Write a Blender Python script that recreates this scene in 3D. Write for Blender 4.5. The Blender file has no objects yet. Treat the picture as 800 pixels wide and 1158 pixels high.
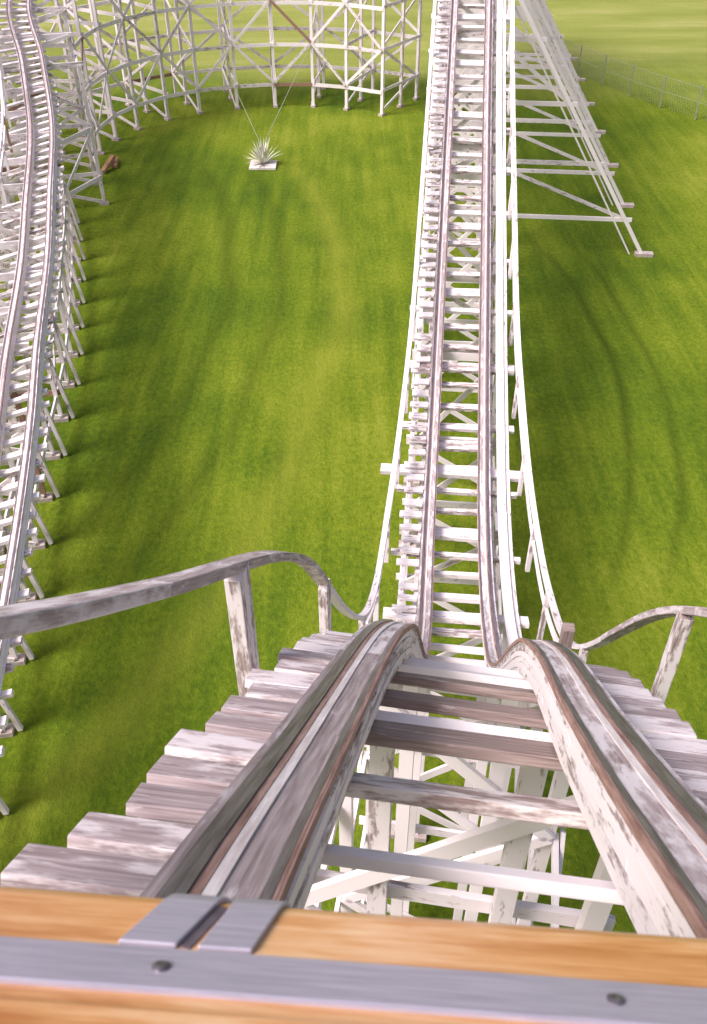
import bpy, math, random, bisect
from mathutils import Vector, Matrix
random.seed(7)
R = random.random
def U(a,b): return a+(b-a)*R()
H = 15.0
scene = bpy.context.scene

# ------------------------------------------------------------------ materials
def newmat(name):
    m = bpy.data.materials.new(name); m.use_nodes = True
    nt = m.node_tree; nt.nodes.clear()
    out = nt.nodes.new('ShaderNodeOutputMaterial')
    b = nt.nodes.new('ShaderNodeBsdfPrincipled')
    nt.links.new(b.outputs[0], out.inputs[0])
    return m, nt, b
def N(nt, t, **kw):
    n = nt.nodes.new(t)
    for k, v in kw.items(): setattr(n, k, v)
    return n
def noise(nt, vec, scale, detail=3, rough=.55, dist=0):
    n = nt.nodes.new('ShaderNodeTexNoise')
    n.inputs['Scale'].default_value = scale; n.inputs['Detail'].default_value = detail
    n.inputs['Roughness'].default_value = rough; n.inputs['Distortion'].default_value = dist
    if vec is not None: nt.links.new(vec, n.inputs['Vector'])
    return n.outputs['Fac']
def mapping(nt, vec, sc=(1,1,1), loc=(0,0,0), rot=(0,0,0)):
    n = nt.nodes.new('ShaderNodeMapping')
    n.inputs['Scale'].default_value = sc; n.inputs['Location'].default_value = loc; n.inputs['Rotation'].default_value = rot
    nt.links.new(vec, n.inputs['Vector']); return n.outputs[0]
def ramp(nt, fac, stops, interp='LINEAR'):
    n = nt.nodes.new('ShaderNodeValToRGB'); n.color_ramp.interpolation = interp
    e = n.color_ramp.elements
    while len(e) < len(stops): e.new(.5)
    for i, (p, c) in enumerate(stops):
        e[i].position = p
        if not isinstance(c, tuple): c = (c, c, c)
        e[i].color = (*c, 1)
    nt.links.new(fac, n.inputs[0]); return n.outputs[0]
def mix(nt, fac, a, b, mode='MIX'):
    n = nt.nodes.new('ShaderNodeMix'); n.data_type = 'RGBA'; n.blend_type = mode
    for s, v in ((0, fac), (6, a), (7, b)):
        if hasattr(v, 'is_linked') or hasattr(v, 'links'): nt.links.new(v, n.inputs[s])
        elif s == 0: n.inputs[0].default_value = v
        else: n.inputs[s].default_value = (*v, 1)
    return n.outputs[2]
def math_(nt, op, a, b=None, clamp=False):
    n = nt.nodes.new('ShaderNodeMath'); n.operation = op; n.use_clamp = clamp
    for i, v in enumerate((a, b)):
        if v is None: continue
        if isinstance(v, (int, float)): n.inputs[i].default_value = v
        else: nt.links.new(v, n.inputs[i])
    return n.outputs[0]
def bump(nt, b, h, strength=.3, dist=.01):
    n = nt.nodes.new('ShaderNodeBump'); n.inputs['Strength'].default_value = strength; n.inputs['Distance'].default_value = dist
    nt.links.new(h, n.inputs['Height']); nt.links.new(n.outputs[0], b.inputs['Normal'])

def painted_wood(name, paint, wood_d, wood_l, wear, brown=0.0, do_bump=True, soft=.05):
    m, nt, b = newmat(name)
    uv = N(nt, 'ShaderNodeUVMap').outputs[0]
    rn = N(nt, 'ShaderNodeAttribute', attribute_name='rnd').outputs['Fac']
    g = noise(nt, mapping(nt, uv, (2.5, 55, 1)), 1.0, 3, .6)
    wood = ramp(nt, g, [(.3, wood_d), (.7, wood_l)])
    blot = noise(nt, mapping(nt, uv, (3.0, 12, 1)), 1.0, 4, .68)
    s = math_(nt, 'ADD', blot, math_(nt, 'MULTIPLY', math_(nt, 'SUBTRACT', rn, .5), .20))
    mf = math_(nt, 'MULTIPLY', math_(nt, 'SUBTRACT', wear+soft, s), .62/soft, True)
    col = mix(nt, mf, paint, wood)
    if brown > 0:
        bm = math_(nt, 'LESS_THAN', rn, brown)
        col = mix(nt, bm, col, mix(nt, g, (.26,.14,.10), (.46,.27,.21)))
    tone = ramp(nt, rn, [(0, .84), (1, 1.0)])
    col = mix(nt, 1.0, col, tone, 'MULTIPLY')
    nt.links.new(col, b.inputs['Base Color'])
    b.inputs['Roughness'].default_value = .75
    if do_bump: bump(nt, b, g, .30, .005)
    return m
PAINT = (.88,.80,.845)
WD=(.27,.19,.19); WL=(.55,.45,.47)
M_white = painted_wood('white_paint', PAINT, WD, WL, .33, do_bump=False)
M_whiteL = painted_wood('white_paint_brown_repairs', PAINT, WD, WL, .36, brown=.02, do_bump=False)
M_worn = painted_wood('worn_white_paint', PAINT, (.23,.16,.155), (.52,.42,.43), .40, soft=.06)
M_grey = painted_wood('weathered_wood', (.76,.68,.73), (.25,.185,.195), (.60,.50,.53), .53, soft=.08)
M_tread = painted_wood('weathered_treads', (.74,.66,.71), (.24,.18,.19), (.56,.46,.50), .52, soft=.07)
M_brownw = painted_wood('weathered_brown_wood', (.74,.66,.67), (.19,.13,.12), (.46,.35,.34), .58, soft=.08)
def simple(name, c1, c2, sc, rough=.5, metal=0, stretch=(1,1,1), bs=.2, coord='UV'):
    m, nt, b = newmat(name)
    v = N(nt, 'ShaderNodeUVMap').outputs[0] if coord == 'UV' else N(nt, 'ShaderNodeTexCoord').outputs['Object']
    f = noise(nt, mapping(nt, v, stretch), sc, 4, .62)
    nt.links.new(ramp(nt, f, [(.3, c1), (.7, c2)]), b.inputs['Base Color'])
    b.inputs['Roughness'].default_value = rough; b.inputs['Metallic'].default_value = metal
    if bs: bump(nt, b, f, bs, .003)
    return m
M_steel = simple('track_steel', (.10,.08,.10), (.32,.27,.32), 3, .40, .5, (1,18,1))
M_rust = simple('rusty_edge', (.17,.080,.065), (.48,.31,.28), 3, .75, 0, (1.2,14,1))
M_strapw = simple('chalky_strip', (.56,.46,.47), (.88,.82,.85), 4, .7, 0, (1,12,1))
M_alu = simple('dull_aluminium', (.36,.33,.43), (.54,.50,.62), 4, .42, .3, (2,40,1), .08)
M_dark = simple('dark_rubber_and_gap_shade', (.07,.055,.075), (.15,.12,.15), 20, .6)  # floor and seat rubber; also the painted dark gap between the brackets
M_conc = simple('concrete', (.34,.27,.26), (.6,.5,.5), 6, .9, coord='OBJ', bs=0)
M_wire = simple('galvanised_wire', (.20,.22,.16), (.36,.38,.30), 5, .6, .1, bs=0)
M_log = simple('cut_timber', (.26,.12,.055), (.50,.28,.15), 5, .8, 0, (1,8,1))
def varnish():
    m, nt, b = newmat('varnished_plywood')
    uv = N(nt, 'ShaderNodeUVMap').outputs[0]
    warp = noise(nt, mapping(nt, uv, (2.2, 10, 1)), 1.0, 4, .6, 1.0)
    g = noise(nt, mapping(nt, uv, (7, 120, 1)), 1.0, 4, .6)
    f = math_(nt, 'ADD', math_(nt, 'MULTIPLY', warp, .65), math_(nt, 'MULTIPLY', g, .35))
    c = ramp(nt, f, [(.34, (.50,.18,.055)), (.50, (.72,.35,.15)), (.66, (.88,.58,.36))])
    nt.links.new(c, b.inputs['Base Color'])
    b.inputs['Roughness'].default_value = .33
    b.inputs['Coat Weight'].default_value = .35; b.inputs['Coat Roughness'].default_value = .15
    bump(nt, b, g, .10, .002)
    return m
M_varn = varnish()

def grass():
    m, nt, b = newmat('lawn_grass')
    P = N(nt, 'ShaderNodeTexCoord').outputs['Object']
    big = noise(nt, P, .075, 2, .5)
    med = noise(nt, mapping(nt, P, (1,.6,1)), .6, 4, .6)
    streak = noise(nt, mapping(nt, P, (2.2,.13,1), rot=(0,0,.10)), 1.0, 3, .6)
    fine = noise(nt, mapping(nt, P, (1,.7,1)), 7.0, 4, .85)
    f = math_(nt,'ADD', math_(nt,'MULTIPLY',big,1.0), math_(nt,'MULTIPLY',med,.40))
    f = math_(nt,'ADD', f, math_(nt,'MULTIPLY',streak,.42))
    f = math_(nt,'ADD', f, math_(nt,'MULTIPLY',fine,.80))
    f = math_(nt,'SUBTRACT', f, .81)
    c = ramp(nt, f, [(.20,(.042,.084,.008)),(.42,(.096,.150,.009)),(.58,(.158,.208,.014)),(.82,(.26,.285,.040))])
    sp = N(nt,'ShaderNodeSeparateXYZ'); nt.links.new(P, sp.inputs[0])
    wob = math_(nt,'MULTIPLY', big, 2.2)
    def rut(c, cx, cy, rad, y0, y1, w, amt, col=(.035,.06,.004)):
        dx = math_(nt,'SUBTRACT',sp.outputs[0],cx); dy = math_(nt,'SUBTRACT',sp.outputs[1],cy)
        d = math_(nt,'SQRT', math_(nt,'ADD',math_(nt,'MULTIPLY',dx,dx),math_(nt,'MULTIPLY',dy,dy)))
        e = math_(nt,'ABSOLUTE', math_(nt,'SUBTRACT',math_(nt,'ADD',d,wob), rad))
        k = math_(nt,'SUBTRACT',1.0, math_(nt,'DIVIDE',e,w), True)
        ya = math_(nt,'MULTIPLY',math_(nt,'SUBTRACT',sp.outputs[1],y0),.25,True)
        yb = math_(nt,'MULTIPLY',math_(nt,'SUBTRACT',y1,sp.outputs[1]),.25,True)
        xr = math_(nt,'GREATER_THAN',dx,0)
        k = math_(nt,'MULTIPLY',math_(nt,'MULTIPLY',k,xr),math_(nt,'MULTIPLY',ya,yb))
        k = math_(nt,'MULTIPLY',math_(nt,'MULTIPLY',k, math_(nt,'MULTIPLY',med,2.0)),amt,True)
        return mix(nt, k, c, col)
    c = rut(c,-27,27,36.5,14,36,.26,.62)
    c = rut(c,-27,27,37.8,14,36,.24,.50)
    c = rut(c,-42,30,38.3,10,46,.6,.42)
    c = rut(c,-42,30,40.3,10,46,.5,.36)
    c = rut(c,-42,30,42.6,6,46,.9,.45,(.24,.26,.03))
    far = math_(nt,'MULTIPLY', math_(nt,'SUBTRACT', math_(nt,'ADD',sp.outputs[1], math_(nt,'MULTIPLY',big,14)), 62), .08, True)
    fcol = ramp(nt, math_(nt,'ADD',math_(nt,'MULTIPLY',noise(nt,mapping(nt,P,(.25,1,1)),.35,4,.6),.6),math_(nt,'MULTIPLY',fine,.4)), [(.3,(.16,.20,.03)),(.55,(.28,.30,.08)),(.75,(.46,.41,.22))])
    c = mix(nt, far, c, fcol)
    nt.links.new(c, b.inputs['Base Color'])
    b.inputs['Roughness'].default_value = .9; b.inputs['Specular IOR Level'].default_value = .1
    bump(nt, b, fine, .8, .09)
    return m
M_grass = grass()

# ------------------------------------------------------------------ mesh accumulator
class Acc:
    def __init__(s): s.v=[]; s.f=[]; s.uv=[]; s.r=[]
    def box(s, p0, p1, w, h, up=(0,0,1), rnd=None):
        p0=Vector(p0); p1=Vector(p1); ax=p1-p0; L=ax.length
        if L<1e-4: return
        ax/=L; up=Vector(up)
        if abs(ax.dot(up))>.98: up=Vector((0.11,1,0))
        sd=ax.cross(up).normalized(); uv=sd.cross(ax).normalized()
        a=sd*(w/2); b=uv*(h/2); i=len(s.v)
        r=R() if rnd is None else rnd
        ou=U(0,50); ov=U(0,50)
        for p in (p0,p1):
            for sa,sb in ((-1,-1),(1,-1),(1,1),(-1,1)): s.v.append(p+a*sa+b*sb); s.r.append(r)
        for k in range(4):
            k2=(k+1)%4; wd=w if k%2==0 else h; vo=ov+k*.7
            s.f.append((i+k,i+k2,i+4+k2,i+4+k)); s.uv += [(ou,vo),(ou,vo+wd),(ou+L,vo+wd),(ou+L,vo)]
        s.f.append((i+3,i+2,i+1,i)); s.uv += [(ou,ov),(ou+w,ov),(ou+w,ov+h),(ou,ov+h)]
        s.f.append((i+4,i+5,i+6,i+7)); s.uv += [(ou,ov),(ou+w,ov),(ou+w,ov+h),(ou,ov+h)]
    def sweep(s, rings, rnd=None):
        r=R() if rnd is None else rnd; n=len(rings[0]); i=len(s.v); ou=U(0,50); ov=U(0,50)
        for ring in rings:
            for p in ring: s.v.append(Vector(p)); s.r.append(r)
        d=0
        per=[0]
        for k in range(n): per.append(per[-1]+(Vector(rings[0][(k+1)%n])-Vector(rings[0][k])).length)
        for j in range(len(rings)-1):
            L=(Vector(rings[j+1][0])-Vector(rings[j][0])).length
            for k in range(n):
                k2=(k+1)%n
                s.f.append((i+j*n+k,i+j*n+k2,i+(j+1)*n+k2,i+(j+1)*n+k))
                s.uv += [(ou+d,ov+per[k]),(ou+d,ov+per[k+1]),(ou+d+L,ov+per[k+1]),(ou+d+L,ov+per[k])]
            d+=L
        s.f.append(tuple(i+k for k in reversed(range(n)))); s.uv += [(ou+.01*k,ov) for k in range(n)]
        b=i+(len(rings)-1)*n
        s.f.append(tuple(b+k for k in range(n))); s.uv += [(ou+.01*k,ov) for k in range(n)]
    def obj(s, name, mat, parent=None, bevel=0, smooth=False):
        me=bpy.data.meshes.new(name); me.from_pydata([tuple(v) for v in s.v],[],s.f)
        ul=me.uv_layers.new(name='UVMap')
        flat=[c for u in s.uv for c in u]; ul.data.foreach_set('uv',flat)
        at=me.attributes.new('rnd','FLOAT','POINT'); at.data.foreach_set('value',s.r)
        me.materials.append(mat); me.update()
        o=bpy.data.objects.new(name,me); scene.collection.objects.link(o)
        if parent: o.parent=parent
        if bevel:
            md=o.modifiers.new('bev','BEVEL'); md.width=bevel; md.segments=2; md.limit_method='ANGLE'; md.angle_limit=.6
        if smooth:
            for p in me.polygons: p.use_smooth=True
        return o
def empty(name, loc=(0,0,0)):
    e=bpy.data.objects.new(name,None); scene.collection.objects.link(e); e.location=loc; return e

# ------------------------------------------------------------------ track geometry
def hermite(xs, ys):
    n=len(xs); m=[]
    for i in range(n):
        if i==0: m.append((ys[1]-ys[0])/(xs[1]-xs[0]))
        elif i==n-1: m.append((ys[-1]-ys[-2])/(xs[-1]-xs[-2]))
        else:
            h0=xs[i]-xs[i-1]; h1=xs[i+1]-xs[i]
            m.append(((ys[i]-ys[i-1])/h0*h1+(ys[i+1]-ys[i])/h1*h0)/(h0+h1))
    def f(x):
        if x<=xs[0]: return ys[0]+m[0]*(x-xs[0])
        if x>=xs[-1]: return ys[-1]+m[-1]*(x-xs[-1])
        i=bisect.bisect_right(xs,x)-1; h=xs[i+1]-xs[i]; t=(x-xs[i])/h
        return ((2*t**3-3*t*t+1)*ys[i]+(t**3-2*t*t+t)*h*m[i]+(-2*t**3+3*t*t)*ys[i+1]+(t**3-t*t)*h*m[i+1])
    return f
class Track:
    def __init__(s, fx, fy, fz, roll=None): s.fx,s.fy,s.fz=fx,fy,fz; s.roll=roll
    def c(s,q): return Vector((s.fx(q),s.fy(q),s.fz(q)))
    def frame(s,q):
        e=.02; T=(s.c(q+e)-s.c(q-e)).normalized()
        Rt=T.cross(Vector((0,0,1))).normalized(); Up=Rt.cross(T).normalized()
        if s.roll:
            a=s.roll(q); R2=Rt*math.cos(a)-Up*math.sin(a); Up=Rt*math.sin(a)+Up*math.cos(a); Rt=R2
        return T,Rt,Up
    def rect(s,q,t0,t1,n0,n1):
        T,Rt,Up=s.frame(q); c=s.c(q)
        return [c+Rt*t0+Up*n0,c+Rt*t1+Up*n0,c+Rt*t1+Up*n1,c+Rt*t0+Up*n1]
    def strip(s,acc,a,b,ds,t0,t1,n0,n1,board=None,jit=0):
        q=a
        while q<b-1e-6:
            e=b if board is None else min(b,q+board*U(.7,1.3))
            k=max(1,int(math.ceil((e-q)/ds))); j=U(-jit,jit); jn=U(-jit,jit)*.5; g=.002 if board else 0
            acc.sweep([s.rect(q+g+(e-q-2*g)*i/k,t0+j,t1+j,n0+jn,n1+jn) for i in range(k+1)])
            q=e
mx=hermite([-12,-6,0,1,2.34,5.5,9.5,13.2,20.8,29,37,50,75],[-1.5,-.68,.17,.30,.49,1.03,1.66,2.04,2.75,3.5,4.25,5.5,7.9])
zz=[(-14,-.6),(-9,.7),(-6,1.0),(-3,.55),(-1,-.42),(0,-1.08),(.94,-1.84),(1.64,-2.45),(2.34,-3.04),(4,-4.45),(5,-5.5),(6,-6.8),(7,-8.15),(8.6,-9.95),(10.5,-11.15),(13.2,-11.6),(17,-11.0),(20.8,-9.85),(25,-8.55),(29,-7.2),(33,-5.7),(38,-3.9),(45,-2.1),(52,-1.3),(60,-1.8),(75,-8)]
mz0=hermite([a for a,b in zz],[b for a,b in zz])
main=Track(mx,lambda q:q,lambda q:mz0(q)+H)

coaster=empty('wooden_roller_coaster')
def rails(tr, par, a, b, fine, k=1.0, near=True):
    top=Acc(); side=Acc(); st=Acc(); ru=Acc(); ws=Acc()
    for sg in (-1,1):
        def S(acc,t0,t1,n0,n1,board=None,jit=0):
            tt=sorted((sg*t0*k,sg*t1*k)); tr.strip(acc,a,b,fine,tt[0],tt[1],n0,n1,board,jit)
        S(top,.43,.69,-.045,0,3.6,.003)
        for j in range(1,6):
            S(side,.436+(j%2)*.006,.684-(j%2)*.006,-.045*(j+1),-.045*j-.002,3.6,.004)
        S(st,.600,.652,.0,.014); S(ru,.576,.599,.0,.009); S(ws,.545,.575,.0,.007)
        S(ru,.422,.4285,-.030,.006); S(ru,.4295,.437,0,.006)
        S(st,.438,.462,.0,.006)
    top.obj('rail_top_planks',M_grey,par,.003 if near else 0); side.obj('rail_laminations',M_worn if near else M_white,par)
    st.obj('steel_straps',M_steel,par); ru.obj('rusty_strap_edges',M_rust,par); ws.obj('chalky_strips',M_strapw,par)
rails(main, coaster, -10, 68, .25)

ties=Acc(); tiesf=Acc(); tiesw=Acc(); treads=Acc(); treadsf=Acc(); longb=Acc()
def tie(acc,q,w,h,L,n=-.32,L2=None,skew=0):
    T,Rt,Up=main.frame(q); c=main.c(q)+Up*n
    acc.box(c-Rt*L-T*skew,c+Rt*(L2 or L)+T*skew,w,h,Up)
for q,w,h,wh in ((-1.6,.18,.07,0),(-1.0,.18,.07,0),(-.4,.18,.07,0),(.2,.18,.07,1),(.85,.14,.06,0),(1.62,.075,.045,1),(2.17,.15,.06,0),(2.80,.27,.06,0),(3.38,.22,.06,0),(3.95,.22,.06,0),(4.5,.2,.06,1),(5.15,.2,.06,0)):
    tie(tiesw if wh else ties,q,w,h,.76+U(0,.05),skew=U(-.015,.015))
q=5.8; i=0
while q<66:
    T,Rt,Up=main.frame(q)
    tie(tiesf,q,U(.10,.17) if i%4 else .26,.09,.76 if i%3 else 1.25+U(0,.05),skew=U(-.02,.02))
    q+=(.62+.07*math.sin(i*2.1))*T.y; i+=1
q=-2.0; i=0
while q<66:
    T,Rt,Up=main.frame(q); c=main.c(q)
    near=q<9
    Tl=Vector((T.x,T.y,T.z*.72)).normalized() if T.z<0 else T
    Upl=Rt.cross(Tl).normalized()
    acc=treads if near else treadsf
    if R()>.05 or near:
        o=c-Up*(.16+U(0,.03)); j=U(-.035,.035); sk=T*U(-.012,.012)
        acc.box(o-Rt*.71-sk,o-Rt*(1.08+j+(.05 if i%4==0 else 0))+sk,.17+U(-.03,.03),.045,Upl)
    if near:
        o=c-Up*(.16+U(0,.02))
        acc.box(o+Rt*.71,o+Rt*(1.14+U(-.04,.04)),.18,.05,Upl)
    q+=(.31 if near else .36)*T.y; i+=1
ties.obj('ties',M_brownw,coaster,.006); tiesw.obj('painted_ties',M_white,coaster,.006); tiesf.obj('valley_ties',M_worn,coaster)
treads.obj('walkway_treads',M_tread,coaster,.006); treadsf.obj('valley_walkway_treads',M_worn,coaster)
main.strip(longb,-3,66,.4,-1.0-.04,-1.0+.04,-.40,-.235,4,.005)
main.strip(longb,-3,66,.4,1.08-.04,1.08+.04,-.40,-.235,4,.005)
for sg in (-1,1):
    main.strip(longb,-3,66,.4,sg*.74-.04,sg*.74+.04,-.52,-.372,4,.005)
main.strip(longb,9,66,.4,.84,1.02,-.228,-.19,4,.012)
longb.obj('stringers',M_white,coaster)
hr=Acc(); hrw=Acc(); post=Acc()
def lerp(x,a,b,u,v): 
    t=max(0,min(1,(x-a)/(b-a))); t=t*t*(3-2*t); return u+(v-u)*t
def hl(q): return lerp(q,.3,3.0,.57,.515)+lerp(q,3.2,6,0,.085)+lerp(q,10,16,0,.15)
def hrr(q): return lerp(q,7,11,.50,.72)
def tl(q): return -lerp(q,3,7,1.27,1.42)+lerp(q,9.5,20,0,.24)
def tr_(q): return 1.47-lerp(q,10.5,20,0,.24)
def vrail(acc,tr,a,b,ds,t,hf,w,th,board):
    q=a; tf=t if callable(t) else (lambda q:t)
    while q<b-1e-6:
        e=min(b,q+board); k=max(1,int((e-q)/ds)); rg=[]
        for i in range(k+1):
            x=q+.002+(e-q-.004)*i/k; T,Rt,Up=tr.frame(x); c=tr.c(x)+Rt*tf(x)+Vector((0,0,hf(x)))
            rg.append([c-Rt*w/2-Up*th/2,c+Rt*w/2-Up*th/2,c+Rt*w/2+Up*th/2,c-Rt*w/2+Up*th/2])
        acc.sweep(rg); q=e
vrail(hr,main,-3,5.9,.15,tl,hl,.12,.06,2.65)
vrail(hr,main,-3,6.5,.15,tr_,hrr,.12,.06,2.4)
vrail(hrw,main,5.9,66,.3,tl,hl,.10,.06,3.3)
vrail(hrw,main,6.5,66,.3,tr_,hrr,.10,.06,3.3)
vrail(hrw,main,9,66,.3,lambda q:tl(q)+.01,lambda q:.33,.04,.10,3.1)
vrail(hrw,main,9,66,.3,lambda q:tr_(q)-.01,lambda q:.33,.04,.10,3.1)
hr.obj('weathered_handrail',M_grey,coaster,.008); hrw.obj('white_handrail',M_white,coaster)
def hpost(q,t,hf,low,w=.11,rnd=None):
    T,Rt,Up=main.frame(q); c=main.c(q)+Rt*(t)
    post.box(c+Vector((0,0,-low)),c+Vector((0,0,hf(q)-.03)),w,.09,Rt,rnd)
for q in (.55,3.15,5.75,8.4): hpost(q,tl(q)+.02,hl,.68,.17 if q<6 else .12,.12)
for q in (1.9,4.45,7.3): hpost(q,tr_(q)-.02,hrr,.45,.12,.05)
q=10.5
while q<65:
    hpost(q,tl(q)+.02,hl,.45); hpost(q,tr_(q)-.02,hrr,.45); q+=2.2
c=main.c(15.2); T,Rt,Up=main.frame(15.2)
post.box(c-Rt*1.65-Up*.3,c+Rt*1.45-Up*.3,.22,.12,Up)
post.obj('handrail_posts',M_worn,coaster,.006)
br=Acc(); c=main.c(6.4); T,Rt,Up=main.frame(6.4)
br.box(c+Rt*1.05+Vector((0,0,-1)),c+Rt*1.05+Vector((0,0,.58)),.12,.12)
br.obj('bare_timber_post',M_brownw,coaster,.006)

# ------------------------------------------------------------------ support bents
def bent(A, F, base, Rt, T, top, posts, legs=(), lev=2.1, pw=.13, brace=True, zt_off=.42, first=1.4, fw=.22):
    z1=top-zt_off
    xy=Vector((base.x,base.y,0))
    def P(t,z): return xy+Rt*t+Vector((0,0,z))
    for t in posts:
        A.box(P(t,0),P(t,z1),pw,pw,Rt); F.box(P(t-fw,.05),P(t+fw,.05),.26,.14)
    A.box(P(min(posts)-.15,z1),P(max(posts)+.15,z1),.08,.22)
    t0,t1=min(posts),max(posts)
    levels=[]; z=first
    while z<z1-.6: levels.append(z); z+=lev
    for k,z in enumerate(levels):
        a,b=t0-.18,t1+.18
        for ft,tt,th in legs:
            x=ft+(tt-ft)*z/th
            if z<th: 
                if x>b: b=x+.25
                if x<a: a=x-.25
        A.box(P(a,z)+T*.1,P(b,z)+T*.1,.05,.16)
    zs=[.15]+levels+[z1]
    if brace:
        for k in range(len(zs)-1):
            if (zs[k+1]-zs[k])<.7: continue
            l,r=(t0,t1) if k%2 else (t1,t0)
            A.box(P(l,zs[k])-T*.1,P(r,zs[k+1])-T*.1,.045,.14)
    for ft,tt,th in legs:
        A.box(P(ft,0),P(tt,th),pw*1.1,pw*1.1,T); F.box(P(ft-.3,.05),P(ft+.4,.05),.3,.16)
        if abs(ft)>3:
            A.box(P(ft-.5,0)+T*.16,P(tt-.1,th-.3)+T*.16,.06,.16,T)
        s=t1 if ft>t1 else t0
        for k in range(0,len(levels),2):
            z=levels[k]; z2=levels[k+1] if k+1<len(levels) else None
            if z<th and z2 and z2<th and abs(ft)>3:
                A.box(P(ft+(tt-ft)*z/th,z)+T*.13,P(s,z2)+T*.13,.045,.13)
    return levels
sup=Acc(); foot=Acc()
prev=None; q=-6.6
qs=[]
while q<66: qs.append(q); q+= 1.9 if q<8 else 2.6
k34=next(i for i,x in enumerate(qs) if x>34.0)
for k,q in enumerate(qs):
    c=main.c(q); T,Rt,_=main.frame(q); T=Vector((T.x,T.y,0)).normalized()
    h=c.z; legs=[]
    if h>7.5 and q>34.0 and (k-k34)%2==0: legs=[(7.6,1.25,9.6)]
    posts=(-1.0,-.42,.42,1.0) if q<9 else (-1.0,1.0)
    lv=bent(sup,foot,c,Rt,T,c.z,posts,legs,zt_off=.55,lev=1.9 if q<9 else 2.1)
    cur=(c,Rt,T,lv,posts)
    if prev:
        pc,pR,pT,plv,pp=prev
        n=min(len(lv),len(plv))
        for t in (posts[0],posts[-1]):
            for j in range(n):
                sup.box(Vector((pc.x,pc.y,plv[j]-.12))+pR*(t*1.08),Vector((c.x,c.y,lv[j]-.12))+Rt*(t*1.08),.05,.15)
            for j in range(n-1):
                if (j+k)%2==0: sup.box(Vector((pc.x,pc.y,plv[j]))+pR*(t*1.14),Vector((c.x,c.y,lv[j+1]))+Rt*(t*1.14),.04,.13)
    prev=cur
sup.obj('support_bents',M_white,coaster); foot.obj('bent_footings',M_conc,coaster)

# ------------------------------------------------------------------ return track on the left and far turn
pts=[(-5.1,1.0),(-5.9,6.0),(-6.6,11),(-7.6,16.4),(-8.2,19.1),(-9.25,24.5),(-9.95,27.6),(-11.15,33),(-12.75,38.4),(-14.6,44.5),(-13.8,49.9),(-10.8,53.8),(-6.0,55.9),(-1.2,55.9),(2.9,53.9),(6.6,50.4),(9.2,47.2)]
hs=[2.6,3.3,3.6,3.8,3.9,4.25,4.55,5.2,6.1,7.5,8.7,9.3,9.5,9.4,9.0,8.3,7.2]
ss=[0]
for a,b in zip(pts,pts[1:]): ss.append(ss[-1]+math.dist(a,b))
ret=Track(hermite(ss,[p[0] for p in pts]),hermite(ss,[p[1] for p in pts]),hermite(ss,hs),
          roll=lambda q: lerp(q,ss[7],ss[11],-.22,.30))
Lr=ss[14]+1.2
ret_e=empty('wooden_roller_coaster')
G=.74
rails(ret, ret_e, 0, Lr, .5, G, False)
tA=Acc(); q=0;i=0
while q<Lr:
    T,Rt,Up=ret.frame(q); c=ret.c(q)-Up*.32
    L1=1.25 if i%2 else .8
    tA.box(c-Rt*(L1+U(0,.1)),c+Rt*(.60+U(0,.12)),U(.11,.18),.08,Up); q+=.55;i+=1
tA.obj('ties',M_worn,ret_e)
hA=Acc()
vrail(hA,ret,0,Lr,.6,-1.2,lambda q:.75,.09,.05,3.3); vrail(hA,ret,0,Lr,.6,-1.2,lambda q:.4,.05,.09,3.3)
vrail(hA,ret,ss[9],Lr,.6,1.1,lambda q:.8,.09,.05,3.3)
q=.5
while q<Lr:
    T,Rt,Up=ret.frame(q); c=ret.c(q)
    hA.box(c-Rt*1.18+Vector((0,0,-.5)),c-Rt*1.18+Vector((0,0,.73)),.1,.08,Rt)
    if q>ss[9]: hA.box(c+Rt*1.08+Vector((0,0,-.5)),c+Rt*1.08+Vector((0,0,.78)),.1,.08,Rt)
    q+=2.0
hA.obj('handrails',M_whiteL,ret_e)
sA=Acc(); fA=Acc(); q=.6;k=0; prev=None
while q<Lr:
    c=ret.c(q); T,Rt,_=ret.frame(q); T=Vector((T.x,T.y,0)).normalized(); Rt=T.cross(Vector((0,0,1)))
    far=q>ss[8]; 
    it=lerp(q,ss[2],ss[6],-.50,.22)
    posts=(-3.4,-1.9,-.75,it) if (q>ss[5] and not far) else ((-2.0,-.2,1.8) if far else (-2.4,-1.3,it))
    bent(sA,fA,c,Rt,T,c.z,posts,(),lev=2.05 if far else 1.4,pw=.155 if far else .12,first=1.35 if far else .9,fw=.2)
    lvs=[1.35+2.05*j for j in range(6)] if far else [.9+1.4*j for j in range(6)]
    cur=(c,Rt,posts,far)
    if prev:
        pc,pR,pp,pf=prev
        for a,b in zip((pp[0],pp[-1]),(posts[0],posts[-1])):
            for z in lvs:
                if z<min(c.z,pc.z)-.6:
                    sA.box(Vector((pc.x,pc.y,z-.13))+pR*(a*1.05),Vector((c.x,c.y,z-.13))+Rt*(b*1.05),.05,.18)
            zt=min(c.z,pc.z)-.6
            for j in range(len(lvs)-1):
                if lvs[j+1]<zt and (k+j)%2==0:
                    sA.box(Vector((pc.x,pc.y,lvs[j]))+pR*(a*1.08),Vector((c.x,c.y,lvs[j+1]))+Rt*(b*1.08),.045,.14)
                elif far and lvs[j+1]<zt and (k*7+j*3)%4:
                    sA.box(Vector((pc.x,pc.y,lvs[j+1]))+pR*(a*1.1),Vector((c.x,c.y,lvs[j]))+Rt*(b*1.1),.045,.14)
    if not far:   # short raker on the lawn side
        sA.box(Vector((c.x,c.y,.05))+Rt*(it+.34),Vector((c.x,c.y,2.2))+Rt*(it+.04),.10,.10,T)
    prev=cur; k+=1
    q+=1.9 if q<ss[8] else 2.55
sA.obj('support_bents',M_whiteL,ret_e); fA.obj('bent_footings',M_conc,ret_e)

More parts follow.
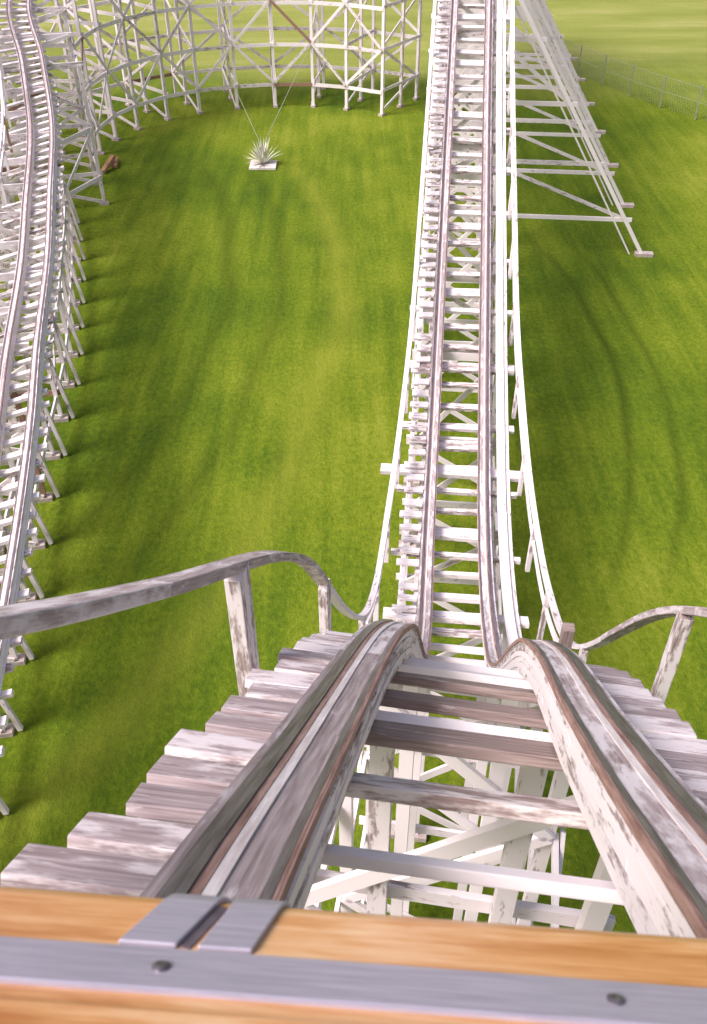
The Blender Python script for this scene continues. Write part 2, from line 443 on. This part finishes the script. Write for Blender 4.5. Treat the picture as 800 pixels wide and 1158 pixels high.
lat=empty('coaster_support_trestle')
l=Acc(); lf=Acc(); prev=None
for j in range(9):
    y=33+j*2.6; x=-16.6-(y-33)*.26
    T=Vector((-.26,1,0)).normalized(); Rt=T.cross(Vector((0,0,1)))
    bent(l,lf,Vector((x,y,0)),Rt,T,11.5,(-1.3,0,1.3),[],lev=1.9)
    if prev:
        for z in (1.4,3.3,5.2,7.1,9.0,10.8):
            for t in (-1.35,1.35): l.box(prev+Rt*t+Vector((0,0,z)),Vector((x,y,z))+Rt*t,.05,.16)
        for n_,z in enumerate((1.4,3.3,5.2,7.1,9.0)):
            a,b=(z,z+1.9) if (n_+j)%2 else (z+1.9,z)
            l.box(prev+Rt*1.42+Vector((0,0,a)),Vector((x,y,b))+Rt*1.42,.045,.13)
    prev=Vector((x,y,0))
l.obj('bents',M_whiteL,lat); lf.obj('footings',M_conc,lat)

# ------------------------------------------------------------------ coaster car (front of it)
car=empty('roller_coaster_car')
q0=.318; T,Rt,Up=main.frame(q0); O=main.c(q0)
rot=Matrix.Rotation(math.radians(6.2),3,Up); T=rot@T; Rt=rot@Rt     # car sits slightly skewed on the rails
def C(a,t,n): return O+T*a+Rt*t+Up*n
def prof(acc, pr, t0, t1, seg=24):
    acc.sweep([[C(a,t0+(t1-t0)*i/seg,n) for a,n in pr] for i in range(seg+1)])
NN=.315
A=Acc()
arc=[(.02-.055+.055*math.sin(x), NN-.055+.055*math.cos(x)) for x in [i*math.pi/2/6 for i in range(7)]]
prof(A,[(-.46,NN)]+arc+[(.02,NN-.10),(-.46,NN-.10)],-.66,.66)
A.obj('plywood_front_cap',M_varn,car,0)
A=Acc(); prof(A,[(-.005,NN-.101),(-.005,.02),(-.035,.02),(-.035,NN-.101)],-.64,.64); A.obj('front_panel',M_varn,car,.004)
A=Acc()
for sg in (-1,1):
    A.box(C(-1.5,sg*.65,.20),C(-.462,sg*.65,.20),.03,.36,Up)
A.obj('side_panels',M_varn,car,.004)
A=Acc(); A.box(C(-1.5,0,.05),C(-.04,0,.05),1.24,.04,Up); A.obj('floor',M_dark,car)
A=Acc(); A.box(C(-1.45,0,.22),C(-.95,0,.22),1.2,.10,Up); A.obj('seat_cushion',M_dark,car,.03)
S0=-.140; S1=-.217
A=Acc(); prof(A,[(S1,NN-.001),(S0,NN-.001),(S0,NN+.004),(S0-.003,NN+.006),(S1+.003,NN+.006),(S1,NN+.004)],-.665,.665); A.obj('metal_trim_strip',M_alu,car,0)
A=Acc(); prof(A,[(-.31,NN-.001),(-.255,NN-.001),(-.259,NN+.010),(-.308,NN+.010)],-.66,.66); A.obj('lower_moulding',M_varn,car,0)
A=Acc()
def bracket(t0,t1,sk):
    th=.007
    inn=[(S0+.006,NN-.001)]+arc+[(.02,NN-.11)]
    out=[(S0+.006,NN+th)]+[(.02-.055+(.055+th)*math.sin(x), NN-.055+(.055+th)*math.cos(x)) for x in [i*math.pi/2/6 for i in range(7)]]+[(.02+th,NN-.11)]
    loop=inn+out[::-1]; rings=[]
    for i in range(9):
        t=t0+(t1-t0)*i/8
        rings.append([C(a,t+sk*a,n) for a,n in loop])
    A.sweep(rings)
bracket(-.450,-.388,.30); bracket(-.373,-.315,.24)
A.obj('corner_brackets',M_alu,car,.002,False)
A=Acc()
A.box(C(S0+.01,-.419,NN-.002),C(-.036,-.391,NN-.002),.012,.008,Up); A.obj('painted_gap_shade',M_dark,car)  # dark strip painting in the shade of the gap between the brackets
A=Acc()
for t in (-.435,.030,.5):
    rr=.0095
    A.sweep([[C(-.179+rr*k2*math.cos(x),t+rr*k2*math.sin(x),n) for x in [k*math.pi/6 for k in range(12)]] for n,k2 in ((NN+.004,1),(NN+.008,1),(NN+.010,.6))])
A.obj('screw_heads',simple('screw_metal',(.10,.08,.10),(.3,.27,.3),30,.4,.7),car)

# ------------------------------------------------------------------ ground
me=bpy.data.meshes.new('grass_ground'); S=900
me.from_pydata([(-S,-S,0),(S,-S,0),(S,S,0),(-S,S,0)],[],[(0,1,2,3)]); me.materials.append(M_grass)
go=bpy.data.objects.new('grass_ground',me); scene.collection.objects.link(go)

# ------------------------------------------------------------------ spiky plant on a slab
pl=empty('yucca_plant')
px,py=-4.43,44.3
sl=Acc()
sl.box((px-.65,py,.06),(px+.65,py,.06),1.1,.12); sl.obj('white_slab',simple('whitewashed_concrete',(.6,.52,.52),(.84,.78,.8),5,.9,coord='OBJ'),pl,.02)
lf=Acc()
for i in range(60):
    az=U(0,2*math.pi); el=U(.35,1.45); L=U(.8,1.4); w=.055
    d=Vector((math.cos(az)*math.cos(el),math.sin(az)*math.cos(el),math.sin(el))); sd=d.cross(Vector((0,0,1))).normalized()
    b0=Vector((px,py,.12)); rg=[]
    n=sd.cross(d)
    for k,wf in enumerate((.6,1,.8,.4,.05)):
        t=k/4; c=b0+d*L*t+Vector((0,0,-.25*t*t*math.cos(el)))
        rg.append([c-sd*w*wf,c-n*.012*wf,c+sd*w*wf,c+n*.012*wf])
    lf.sweep(rg)
lf.obj('leaves',simple('yucca_leaf',(.36,.38,.28),(.86,.82,.74),2,.6,0,(1,1,1)),pl)
gw=Acc()
for x,y,z in ((-7.4,53.0,3.3),(-2.4,53.6,3.3)):
    gw.box((px,py,.9),(x,y,z),.022,.022)
gw.obj('guy_wires',M_wire,pl)

lg=empty('timber_offcuts')
a=Acc(); a.box((-12.05,43.2,.1),(-11.75,44.4,.45),.22,.2); a.box((-11.65,43.9,.11),(-11.8,45.1,.11),.24,.2); a.obj('timbers',M_log,lg,.02)

# ------------------------------------------------------------------ chain link fence
fe=empty('chain_link_fence')
fp=Acc(); fw=Acc()
line=[(12.5,66),(15,59.3),(17.2,54.8),(19.6,51),(22.5,47.5),(26,44),(31,40)]
fs=[0]
for a_,b_ in zip(line,line[1:]): fs.append(fs[-1]+math.dist(a_,b_))
fx=hermite(fs,[p[0] for p in line]); fy=hermite(fs,[p[1] for p in line])
q=0; last=None
while q<fs[-1]:
    p=Vector((fx(q),fy(q),0))
    fp.box(p,p+Vector((0,0,1.75)),.07,.07)
    if last is not None:
        for z in (.9,1.65): fw.box(last+Vector((0,0,z)),p+Vector((0,0,z)),.016,.016)
        n=14
        for k in range(n):
            a_=last.lerp(p,k/n)
            for dz in (1,-1):
                b_=last.lerp(p,min(1,(k+4)/n)); fr=(min(1,(k+4)/n)-k/n)/(4/n)
                z0,z1=(.1,.1+1.55*fr) if dz>0 else (1.65,1.65-1.55*fr)
                fw.box(a_+Vector((0,0,z0)),b_+Vector((0,0,z1)),.006,.006)
    last=p; q+=2.6
fp.obj('posts',M_wire,fe); fw.obj('wire_mesh',M_wire,fe)

# ------------------------------------------------------------------ light, world, camera
sd=Vector((.55,.28,-.78)).normalized()
el=math.asin(-sd.z); az=math.atan2(-sd.x,-sd.y)
w=bpy.data.worlds.new('World'); scene.world=w; w.use_nodes=True
nt=w.node_tree; bg=nt.nodes['Background']
sky=nt.nodes.new('ShaderNodeTexSky'); sky.sky_type='NISHITA'; sky.sun_disc=False
sky.sun_elevation=el; sky.sun_rotation=az; sky.dust_density=6; sky.air_density=1.0; sky.ozone_density=.4
nt.links.new(sky.outputs[0],bg.inputs[0]); bg.inputs[1].default_value=.15
L=bpy.data.lights.new('sun','SUN'); L.energy=4.2; L.angle=math.radians(20); L.color=(1,.925,.905)
lo=bpy.data.objects.new('sun',L); scene.collection.objects.link(lo); lo.rotation_euler=sd.to_track_quat('-Z','Y').to_euler()
cam=bpy.data.cameras.new('camera'); co=bpy.data.objects.new('camera',cam); scene.collection.objects.link(co)
co.location=(0,0,H); co.rotation_euler=(math.radians(90-40),0,0)
cam.sensor_fit='VERTICAL'; cam.sensor_height=36; cam.lens=18*1003/579; cam.clip_start=.02; cam.clip_end=3000
cam.dof.use_dof=True; cam.dof.focus_distance=14; cam.dof.aperture_fstop=7
scene.camera=co
scene.view_settings.view_transform='Standard'; scene.view_settings.look='None'; scene.view_settings.exposure=0
